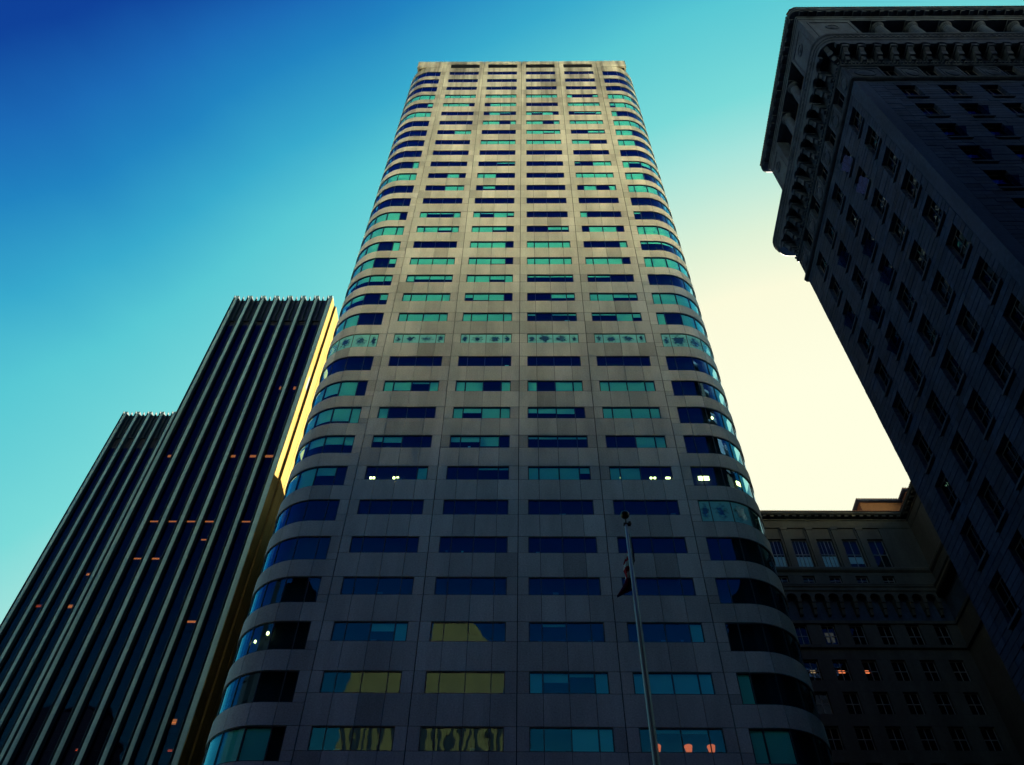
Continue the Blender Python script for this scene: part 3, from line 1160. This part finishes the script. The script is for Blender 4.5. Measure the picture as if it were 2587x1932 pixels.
# --- loggia storey
LYE = 37.6                                              # far end of the loggia
lplan = [(XR, LYE), (XW + 0.2, LYE), (XW + 0.2, YW + 0.2), (XR, YW + 0.2)]
PLg, PFg = wall_frame('left', XW + 0.2), wall_frame('front', YW + 0.2)
q = MB()
q.box(XW + 2.4, XR, YW + 2.4, LYE - 0.4, 75.93, 87.0)
q.build('loggia_core', 'mortar', cb)
ZL0, ZL1 = 75.93, 85.7
for P, a, b2 in ((PLg, YW + 0.2, 26.4), (PLg, 34.5, LYE), (PFg, XW + 0.2, 30.5)):
    q = MB()
    wbox(q, P, a + (0.0 if P is PLg else 1.2), b2, -1.2, 0.0, ZL0, ZL1, 0.8)
    pier = q.build('pier', 'trim', cb)
    q = MB()
    a2, b3 = a + 0.55, b2 - 0.25
    for (ua, ub, za_, zb_) in ((a2, b3, ZL1 - 0.75, ZL1 - 0.6), (a2, b3, ZL0 + 0.6, ZL0 + 0.75), (a2, a2 + 0.15, ZL0 + 0.76, ZL1 - 0.76), (b3 - 0.15, b3, ZL0 + 0.76, ZL1 - 0.76)):
        wbox(q, P, ua, ub, 0.001, 0.07, za_, zb_)
    q.build('panel_border', 'trim', pier)
    q = MB()
    um, zm, n = (a2 + b3) / 2, ZL1 - 2.2, 20
    rings = [[P(um + 0.62 * f_ * math.cos(2 * math.pi * j / n), oo, zm + 0.62 * f_ * math.sin(2 * math.pi * j / n)) for j in range(n)]
             for f_, oo in ((1.0, 0.0), (1.0, 0.10), (0.8, 0.12), (0.72, 0.03), (0.45, 0.03), (0.36, 0.10), (0.05, 0.12))]
    q.loft(rings)
    q.build('medallion', 'trim', pier)
def column(root, x, y):
    q = MB()
    pts = [(x, y, z) for z in (ZL0, ZL0 + 0.25, ZL0 + 0.3, ZL0 + 0.5, ZL1 - 3.0, ZL1 - 0.75, ZL1 - 0.7, ZL1 - 0.6, ZL1 - 0.42, ZL1 - 0.24)]
    q.tube(pts, [0.62, 0.62, 0.54, 0.50, 0.47, 0.42, 0.47, 0.44, 0.56, 0.62], n=18, t=0.7)
    c_ = q.build('column', 'trim', root, smooth=False)
    q = MB()
    q.box(x - 0.66, x + 0.66, y - 0.66, y + 0.66, ZL1 - 0.235, ZL1 - 0.003)
    q.build('abacus', 'trim', c_)
for y in (28.9, 32.0):
    column(cb, XW + 0.2 + 0.62, y)
for i in range(5):
    column(cb, 33.2 + 3.16 * i, YW + 0.2 + 0.62)
q = MB()
sweep(q, lplan, [(-1.4, ZL1), (0.02, ZL1), (0.02, ZL1 + 0.3), (0.08, ZL1 + 0.34), (0.08, ZL1 + 0.62), (0.16, ZL1 + 0.68), (0.16, 86.62), (-1.4, 86.62)])
q.build('entablature', 'trim', cb)
q = MB()
sweep(q, lplan, [(-1.4, 86.86), (0.62, 86.86), (0.78, 86.98), (0.78, 87.18), (-1.4, 87.18)])
q.build('cornice', 'trim', cb)
lst = []
y = LYE - 0.3
while y > YW + 0.3:
    lst.append((XW + 0.2, y, -1.0, 0.0))
    y -= 0.84
x = XW + 0.6
while x < 52:
    lst.append((x, YW + 0.2, 0.0, -1.0))
    x += 0.84
for s_ in lst:
    q = MB()
    obox(q, s_, 0.36, 0.17, 0.60, 86.625, 86.855)
    q.build('modillion', 'trim', cb)
def tile_row(root, stations, z, o0, o1, r):
    for (x, y, nx, ny) in stations:
        tx, ty = -ny, nx
        q = MB()
        n = 6
        rings = []
        for oo, zz in ((o1, z), (o0, z + (o1 - o0) * 0.35)):
            rings.append([(x + nx * oo + tx * r * math.cos(math.pi * j / n), y + ny * oo + ty * r * math.cos(math.pi * j / n), zz + r * 1.1 * math.sin(math.pi * j / n)) for j in range(n + 1)])
        q.loft(rings)
        q.build('roof_tile', 'tile', root)
ts = []
y = LYE
while y > YW + 0.2:
    ts.append((XW + 0.2, y, -1.0, 0.0))
    y -= 0.29
for j in range(1, 5):
    a = math.pi + math.pi / 2 * j / 5
    ts.append((XW + 0.2, YW + 0.2, math.cos(a), math.sin(a)))
x = XW + 0.2
while x < 51.5:
    ts.append((x, YW + 0.2, 0.0, -1.0))
    x += 0.29
tile_row(cb, ts, 87.20, -0.6, 0.86, 0.135)
q = MB()
q.loft([[(XW - 0.5, YW - 0.5, 87.19), (XR, YW - 0.5, 87.19), (XR, LYE, 87.19), (XW - 0.5, LYE, 87.19)],
        [(XW + 6, YW + 6, 89.3), (XR, YW + 6, 89.3), (XR, LYE - 6, 89.3), (XW + 6, LYE - 6, 89.3)]])
q.build('roof', 'tile', cb)

# ================================================================== courtyard block beyond, bottom right
YB, XS = 82.0, 49.1
fb = thing('stone_building', (52, 70, GZ), 'stone courtyard block with pilasters and arcaded cornice, seen between the two towers at lower right', 'building', 'ornate stone buildings')
PB = wall_frame('front', YB)
PS = wall_frame('left', XS)
YS0 = 41.0
bplan = [(24.0, YB), (XS, YB), (XS, YS0)]
bplan = bplan[::-1]
# travel so that the court side is outwards (right-hand side): from the near end of the side wing to the back, then left
def chk(pl):
    dx, dy = pl[1][0] - pl[0][0], pl[1][1] - pl[0][1]
    return (dy, -dx)
if chk(bplan)[0] > 0:
    bplan = bplan[::-1]
q = MB()
q.box(24.0, 75, YB + 0.42, YB + 16, GZ, 78.6)
q.box(XS + 0.42, 75, YS0, YB + 0.42, GZ, 78.6)
q.build('core', 'mortar', fb)
BX = [31.25 + 3.17 * i for i in range(5)]
bx_all = [28.05] + BX
# profile bands, top to bottom
q = MB()
sweep(q, bplan, [(-0.4, 76.95), (0.06, 76.95), (0.10, 77.3), (0.10, 78.05), (0.22, 78.15), (0.22, 78.35), (-0.4, 78.35)])
q.build('entablature', 'far_stone', fb)
q = MB()
sweep(q, bplan, [(-0.4, 78.62), (0.75, 78.62), (0.88, 78.74), (0.88, 79.0), (-0.4, 79.0)])
q.build('cornice', 'far_stone', fb)
x = 27.0
while x < XS - 1.0:
    q = MB()
    obox(q, (x, YB, 0.0, -1.0), 0.42, 0.22, 0.70, 78.355, 78.615)
    q.build('modillion', 'far_stone', fb)
    x += 0.95
y = YB - 1.2
while y > 55:
    q = MB()
    obox(q, (XS, y, -1.0, 0.0), 0.42, 0.22, 0.70, 78.355, 78.615)
    q.build('modillion', 'far_stone', fb)
    y -= 0.95
ts = []
x = 27.0
while x < XS - 0.9:
    ts.append((x, YB, 0.0, -1.0))
    x += 0.33
y = YB - 1.0
while y > 55:
    ts.append((XS, y, -1.0, 0.0))
    y -= 0.33
tile_row(fb, ts, 79.02, -0.4, 0.96, 0.15)
q = MB()
q.box(24, 75, YB - 0.5, YB + 16, 79.01, 79.1)
q.build('roof', 'tile', fb)
# pilaster storey
def far_window(root, P, c, z0, z1, wd, blind, glass='far_glass', depth=0.3, muntin=True):
    q = MB()
    fw = 0.07
    wbox(q, P, c - wd / 2, c + wd / 2, -depth - 0.1, -depth, z1 - fw, z1)
    wbox(q, P, c - wd / 2, c + wd / 2, -depth - 0.1, -depth, z0, z0 + fw)
    wbox(q, P, c - wd / 2, c - wd / 2 + fw, -depth - 0.1, -depth, z0 + fw, z1 - fw)
    wbox(q, P, c + wd / 2 - fw, c + wd / 2, -depth - 0.1, -depth, z0 + fw, z1 - fw)
    wbox(q, P, c - 0.035, c + 0.035, -depth - 0.1, -depth + 0.01, z0 + fw, z1 - fw)
    zm = z0 + (z1 - z0) * 0.5
    wbox(q, P, c - wd / 2 + fw, c + wd / 2 - fw, -depth - 0.1, -depth + 0.012, zm - 0.04, zm + 0.04)
    if muntin:
        for s_ in (-0.25, 0.25):
            wbox(q, P, c + s_ * wd - 0.018, c + s_ * wd + 0.018, -depth - 0.08, -depth + 0.004, z0 + fw, z1 - fw)
    win = q.build('window', 'frame_light', root, origin=P(c, 0, z0))
    for za_, zb_ in ((z0 + fw, zm - 0.04), (zm + 0.04, z1 - fw)):
        q = MB()
        wbox(q, P, c - wd / 2 + fw, c + wd / 2 - fw, -depth - 0.06, -depth - 0.05, za_, zb_)
        q.build('pane', glass, win)
    if blind:
        q = MB()
        wbox(q, P, c - wd / 2 + fw, c + wd / 2 - fw, -depth - 0.115, -depth - 0.105, z0 + (z1 - z0) * blind[0], z0 + (z1 - z0) * blind[1])
        q.build('blind', 'blind_far', win)
    return win
MAT['far_glass'] = mat_glass('far_glass', (0.75, 0.88, 0.9), (0.4, 0.55, 0.8), base=0.02, gain=0.4, wave=0.01)
MAT['blind_far'] = mat_plain('blind_far', (0.42, 0.50, 0.52), 0.8, 0.2, var=0.1, scale=2)
MAT['frame_light'] = mat_plain('frame_light', (0.15, 0.16, 0.17), 0.5, 0.3)
BL = [(0.05, 0.45), (0.0, 0.44), (0.05, 0.44), (0.05, 0.46), (0.22, 0.44), None]
for P, cs, lo, hi in ((PB, bx_all, 24.0, XS), (PS, [YB - 6.5 - 3.17 * i for i in range(8)], YS0, YB)):
    cs = sorted(cs)
    wd = 2.0
    edges = [lo]
    for c in cs:
        edges += [c - wd / 2, c + wd / 2]
    edges.append(hi)
    for i in range(0, len(edges), 2):
        a, b2 = edges[i], edges[i + 1]
        q = MB()
        wbox(q, P, a, b2, -0.4, 0.0, 70.4, 76.94, 0.55)
        wall = q.build('wall', 'far_stone', fb)
        if b2 - a < 2:
            q = MB()
            m_ = (a + b2) / 2
            wbox(q, P, m_ - 0.36, m_ + 0.36, 0.001, 0.16, 70.4, 76.5, 0.8)
            wbox(q, P, m_ - 0.46, m_ + 0.46, 0.001, 0.22, 76.51, 76.93, 0.8)
            q.build('pilaster', 'far_stone', wall)
    for i, c in enumerate(cs):
        q = MB()
        wbox(q, P, c - wd / 2 + 0.003, c + wd / 2 - 0.003, -0.4, -0.12, 75.15, 76.94, 0.45)
        wbox(q, P, c - wd / 2 + 0.003, c + wd / 2 - 0.003, -0.4, -0.04, 75.15, 75.35, 0.6)
        q.build('lintel_panel', 'far_stone', fb)
        far_window(fb, P, c, 70.42, 75.12, wd - 0.12, BL[i % 6], muntin=i in (1, 3, 2))
q = MB()
sweep(q, bplan, [(-0.4, 69.75), (0.05, 69.75), (0.28, 69.95), (0.34, 70.2), (0.28, 70.39), (-0.4, 70.39)])
q.build('sill_course', 'far_stone', fb)
# small attic windows, band, arcade, frieze, lower floors
def band(z0, z1, o, mat='far_stone', name='wall', t=0.5):
    q = MB()
    sweep(q, bplan, [(-0.4, z0), (o, z0), (o, z1), (-0.4, z1)], t)
    return q.build(name, mat, fb)
def pierced(P, cs, wd, lo, hi, z0, z1, kind, lamps=()):
    cs = sorted(cs)
    edges = [lo]
    for c in cs:
        edges += [c - wd / 2, c + wd / 2]
    edges.append(hi)
    for i in range(0, len(edges), 2):
        q = MB()
        wbox(q, P, edges[i], edges[i + 1], -0.4, 0.0, z0, z1, RND.uniform(0.4, 0.65))
        q.build('wall', 'far_stone', fb)
    for i, c in enumerate(cs):
        far_window(fb, P, c, z0 + 0.02, z1 - 0.02, wd - 0.06, None, glass='deep_glass', muntin=False)
SX = [YB - 6.5 - 3.17 * i for i in range(8)]
B2 = [27.8] + [34.1 - 3.17 + 3.17 * i for i in range(5)]
band(69.23, 69.74, 0.0)
pierced(PB, B2, 1.45, 24, XS, 68.1, 69.22, 'cross')
pierced(PS, SX, 1.45, YS0, YB, 68.1, 69.22, 'cross')
q = MB()
sweep(q, bplan, [(-0.4, 67.75), (0.06, 67.75), (0.16, 67.85), (0.16, 68.05), (0.04, 68.09), (-0.4, 68.09)])
q.build('belt_course', 'far_stone', fb)
band(66.85, 67.74, 0.0)
q = MB()
sweep(q, bplan, [(-0.4, 65.95), (1.05, 65.95), (1.2, 66.1), (1.2, 66.45), (1.35, 66.6), (1.35, 66.75), (-0.4, 66.84)])
q.build('ledge', 'far_stone', fb)
band(62.6, 65.94, 0.0, 'trim')
arch_run(fb, PB, 27.0, XS - 1.3, 1.60, 0.75, 1.05, 65.2, 65.94, 'far_stone', wd=0.42)
x = 27.0
while x < XS - 1.0:
    q = MB()
    obox(q, (x, YB, 0, -1.0), 0.34, 0.02, 0.42, 63.2, 63.9, None, 0.6)
    obox(q, (x, YB, 0, -1.0), 0.42, 0.02, 0.75, 63.91, 64.6, None, 0.85)
    obox(q, (x, YB, 0, -1.0), 0.46, 0.02, 0.95, 64.61, 65.19, None, 1.04)
    q.build('corbel', 'far_stone', fb)
    x += (XS - 1.3 - 27.0) / round((XS - 1.3 - 27.0) / 1.60)
band(62.2, 62.59, 0.18)
B3 = [28.1 + 3.17 * i for i in range(7)]
pierced(PB, B3, 1.55, 24, XS, 59.3, 62.19, 'cross')
pierced(PS, SX, 1.55, YS0, YB, 59.3, 62.19, 'cross')
band(58.9, 59.29, 0.3)
z = 58.88
for k in range(5):
    band(z - 1.35, z, 0.0)
    pierced(PB, B3, 1.6, 24, XS, z - 3.94, z - 1.36, 'cross')
    pierced(PS, SX, 1.6, YS0, YB, z - 3.94, z - 1.36, 'cross')
    z -= 3.95
q = MB()
sweep(q, bplan, [(-0.4, GZ), (0.0, GZ), (0.0, z), (-0.4, z)])
q.build('base_wall', 'far_stone', fb)
def far_lamp(x, z, wd, hg, mat):
    q = MB()
    q.box(x - wd / 2, x + wd / 2, YB + 0.39, YB + 0.41, z - hg / 2, z + hg / 2)
    q.build('window_lamp', mat, fb)
for x, z, wd, hg, mt in ((31.35, 56.25, 0.5, 0.32, 'lamp_dim'), (34.45, 56.25, 0.7, 0.34, 'lamp_far'), (37.0, 56.25, 0.85, 0.36, 'lamp_far'), (39.95, 56.35, 0.3, 0.3, 'lamp_dim')):
    far_lamp(x, z, wd, hg, mt)
q = MB()                                                # parted curtains; the cloth itself glows in place of light from inside
for sg in (-1, 1):
    q.hexa([(34.44 + sg * 0.16, YB + 0.39, 60.0), (34.44 + sg * 0.42, YB + 0.39, 60.0), (34.44 + sg * 0.42, YB + 0.40, 60.0), (34.44 + sg * 0.16, YB + 0.40, 60.0),
            (34.44 + sg * 0.03, YB + 0.39, 61.3), (34.44 + sg * 0.5, YB + 0.39, 61.3), (34.44 + sg * 0.5, YB + 0.40, 61.3), (34.44 + sg * 0.03, YB + 0.40, 61.3)])
q.build('curtain', 'curtain_glow', fb)
# lit rooftop houses with tiled eaves
for (x0, x1, y0, z0, z1) in ((49.3, 56.6, 92.0, 79.0, 91.8), (55.6, 66, 90.0, 79.0, 92.0)):
    q = MB()
    q.box(x0, x1, y0, y0 + 6, z0, z1 - 0.35, 0.6)
    ph = q.build('rooftop_house', 'pent', fb)
    q = MB()
    q.box(x0 - 0.45, x1 + 0.2, y0 - 0.45, y0 + 6.3, z1 - 0.34, z1 - 0.12)
    q.build('eaves', 'trim', ph)
    q = MB()
    x = x0 - 0.45
    while x < x1:
        q.box(x, x + 0.24, y0 - 0.5, y0 + 6.3, z1 - 0.115, z1 + 0.06)
        x += 0.36
    q.build('tile_edge', 'tile', ph)

# ================================================================== flagpole and flag
PX, PY = 1.975, 12.4
fp = thing('flagpole', (PX, PY, GZ), 'slim pale flagpole with ball finial in front of the beige tower', 'flagpole')
q = MB()
q.tube([(PX, PY, GZ), (PX, PY, 4), (PX, PY, 9), (PX, PY, 11.7)], [0.068, 0.054, 0.046, 0.031], n=20)
q.build('pole', 'pole', fp, smooth=True)
q = MB()
n = 10
q.tube([(PX, PY, 11.98 + 0.088 * math.sin(a)) for a in [math.pi * (i / n - 0.5) for i in range(n + 1)]], [max(0.002, 0.088 * math.cos(math.pi * (i / n - 0.5))) for i in range(n + 1)], n=16)
ball = q.build('ball_finial', 'bronze', fp, smooth=True)
q = MB()
q.tube([(PX, PY, 11.74), (PX, PY, 11.9)], [0.012, 0.012], n=8)
q.build('finial_stem', 'bronze', ball)
q = MB()
q.box(PX - 0.05, PX + 0.09, PY - 0.03, PY + 0.03, 11.702, 11.742)
q.tube([(PX + 0.075, PY, 11.735), (PX + 0.075, PY, 11.785)], [0.03, 0.03], n=10)
q.build('pulley', 'bronze', fp)
q = MB()
q.tube([(PX + 0.062, PY + 0.03, 5.0), (PX + 0.052, PY + 0.02, 11.7)], [0.004, 0.004], n=6)
q.build('halyard', 'pole', fp)

def mat_flag():
    m, t, b = new_mat('flag_cloth')
    at = t.nodes.new('ShaderNodeAttribute')
    at.attribute_name = 'cloth'
    t.links.new(at.outputs['Color'], b.inputs['Base Color'])
    b.inputs['Roughness'].default_value = 0.9
    b.inputs['Specular IOR Level'].default_value = 0.1
    return m
# limp cloth: hoist on the pole, the fly hangs down in folds to the left, the canton sliver shows to the right
fv, ff, fc = [], [], []
NR, NC = 46, 22
def lerp_tab(tab, h):
    for (h0, v0), (h1, v1) in zip(tab, tab[1:]):
        if h <= h1:
            return v0 + (v1 - v0) * (h - h0) / (h1 - h0)
    return tab[-1][1]
XL = [(0, 2.00), (0.30, 1.955), (0.42, 1.90), (0.52, 1.845), (0.60, 1.83), (0.68, 1.87), (0.76, 1.85), (0.84, 1.80), (0.93, 1.72), (1.0, 1.665)]
XRt = [(0, 2.02), (0.10, 2.055), (0.30, 2.075), (0.48, 2.065), (0.54, 2.03), (0.62, 1.985), (0.80, 1.985), (0.90, 1.965), (0.96, 1.83), (1.0, 1.675)]
for r in range(NR + 1):
    h = r / NR
    a, b2 = lerp_tab(XL, h), lerp_tab(XRt, h)
    for c in range(NC + 1):
        u = c / NC
        fold = 0.035 * math.sin(u * 9.0 + h * 3.0) * min(1, h * 4) + 0.012 * math.sin(u * 23 + h * 11)
        fv.append((a + (b2 - a) * u, PY + 0.10 + fold, 11.66 - h * 1.60 - 0.05 * u * (1 - h)))
for r in range(NR):
    for c in range(NC):
        i = r * (NC + 1) + c
        ff.append((i, i + 1, i + NC + 2, i + NC + 1))
        h, u = r / NR, c / NC
        if u > 0.62 and h < 0.55 or h < 0.28 or (h > 0.70 and u > 0.55):
            col = (0.012, 0.015, 0.06)
        else:
            s_ = (h * 11.5 + u * 1.6 * (1 if h < 0.66 else -3))
            col = (0.30, 0.015, 0.03) if int(math.floor(s_)) % 2 else (0.62, 0.62, 0.62)
            if h > 0.72:
                col = tuple(x * 1.0 for x in ((0.20, 0.012, 0.03) if int(math.floor(s_ * 0.7)) % 2 else (0.10, 0.02, 0.05)))
        fc.append(col)
me = bpy.data.meshes.new('flag')
o0 = (PX, PY + 0.1, 10.06)
me.from_pydata([(x - o0[0], y - o0[1], z - o0[2]) for x, y, z in fv], [], ff)
ca = me.attributes.new('cloth', 'FLOAT_COLOR', 'FACE')
ca.data.foreach_set('color', [v for c in fc for v in (*c, 1.0)])
me.materials.append(mat_flag())
me.polygons.foreach_set('use_smooth', [True] * len(me.polygons))
flag = link('flag', me, o0)
md = flag.modifiers.new('thickness', 'SOLIDIFY')
md.thickness = 0.004
tag(flag, 'limp red and white striped flag with dark blue corner, hanging on the flagpole', 'flag')

# ================================================================== unseen blocks added round and behind the camera to bounce or block light
def added_block(name, x0, x1, y0, y1, top, label, mat='block_stone', faces=('north',), step=3.4, fl=3.9):
    root = thing(name, ((x0 + x1) / 2, (y0 + y1) / 2, GZ), label, 'building', 'unseen blocks added for light')
    q = MB()
    q.box(x0, x1, y0, y1, GZ, top)
    q.build('wall', mat, root)
    q = MB()
    q.box(x0 - 0.4, x1 + 0.4, y0 - 0.4, y1 + 0.4, top + 0.003, top + 0.8)
    q.build('added_parapet', mat, root)
    q = MB()
    z = 6
    while z < top - 3:
        x = x0 + 1.2
        while x + 2 < x1:
            q.box(x, x + 1.9, y1 + 0.003, y1 + 0.03, z, z + 2.1)
            x += step
        z += fl
    tag(q.build('window', 'matte_black', root), kind='stuff')
    return root
added_block('added_block', 34, 120, -26, -5, 89, 'matte black block added behind the viewer on the right to block light, mirrored in the right corner windows', 'matte_black')
added_block('added_block', -5.4, 33, -40, -14, 60, 'low unseen dark block added close behind the viewer to block low light', 'matte_black')
added_block('added_block', -33, -6, -40, -14, 61, 'narrow unseen dark block added close behind the viewer to block low light', 'matte_black')
added_block('added_block', -110, -34, -26, -5, 89, 'matte black block added behind the viewer on the left to block light, mirrored in the left corner windows', 'matte_black')
added_block('added_block', -54, 56, -84, -60, 81.5, 'broad unseen dark block added in the second row behind the viewer to hide horizon light', 'matte_black')
added_block('added_block', -230, -110.8, -26, -5, 128, 'taller unseen dark block added at the far left behind the viewer to shade the striped slabs', 'matte_black')
added_block('bounce_slab', -270, -84, -84, -60, 128, 'pale unseen slab added far behind the viewer on the left to bounce sun on the beige tower', 'bounce_pale')
added_block('bounce_slab', 4, 80, -124, -100, 94, 'broad pale unseen block added straight behind the viewer to bounce sun on the beige tower', 'bounce_pale')
added_block('bounce_slab', 84, 270, -84, -60, 128, 'pale unseen slab added far behind the viewer on the right to bounce sun on the beige tower', 'bounce_pale')
added_block('added_block', 64, 120, 24, 40, 84, 'unseen dark block added beyond the stone corner building on the right to block sun')
added_block('added_block', -33, 14, 92, 119, 98, 'lower unseen block added behind the beige tower to darken the lower gold flank', 'matte_black')
added_block('added_block', -34, 12, 120, 190, 116, 'unseen block added behind the beige tower to shade the gold flank', 'matte_black')

# sunlit striped stone tower whose mirror image stands in the lowest left windows
rt = thing('gold_tower', (-27, -114, GZ), 'gold sunlit stone tower behind the viewer, mirrored in the lowest left windows', 'building')
rt.rotation_euler = (0, 0, R(-6))
def local(mb, name, mat):
    me = bpy.data.meshes.new(name)
    me.from_pydata(mb.v, [], mb.f)
    a = me.attributes.new('tint', 'FLOAT', 'FACE')
    a.data.foreach_set('value', mb.t)
    me.materials.append(MAT[mat])
    o = bpy.data.objects.new(name, me)
    sc.collection.objects.link(o)
    o.parent = rt
    return o
q = MB()
q.box(-20, 21, -12, 12, 0, 146)
local(q, 'wall', 'gold_face')
q = MB()                                                # stair tower with a slanting shoulder
q.hexa([(0, -8, 146.003), (17, -8, 146.003), (17, 11.9, 146.003), (0, 11.9, 146.003), (0, -8, 158), (10, -8, 158), (10, 11.9, 158), (0, 11.9, 158)])
local(q, 'stair_tower', 'gold_face')
for i in range(17):
    q = MB()
    x = -19.4 + i * 2.4
    q.box(x, x + 1.05, 12.003, 12.45, 4, 124)
    local(q, 'window_strip', 'matte_black')
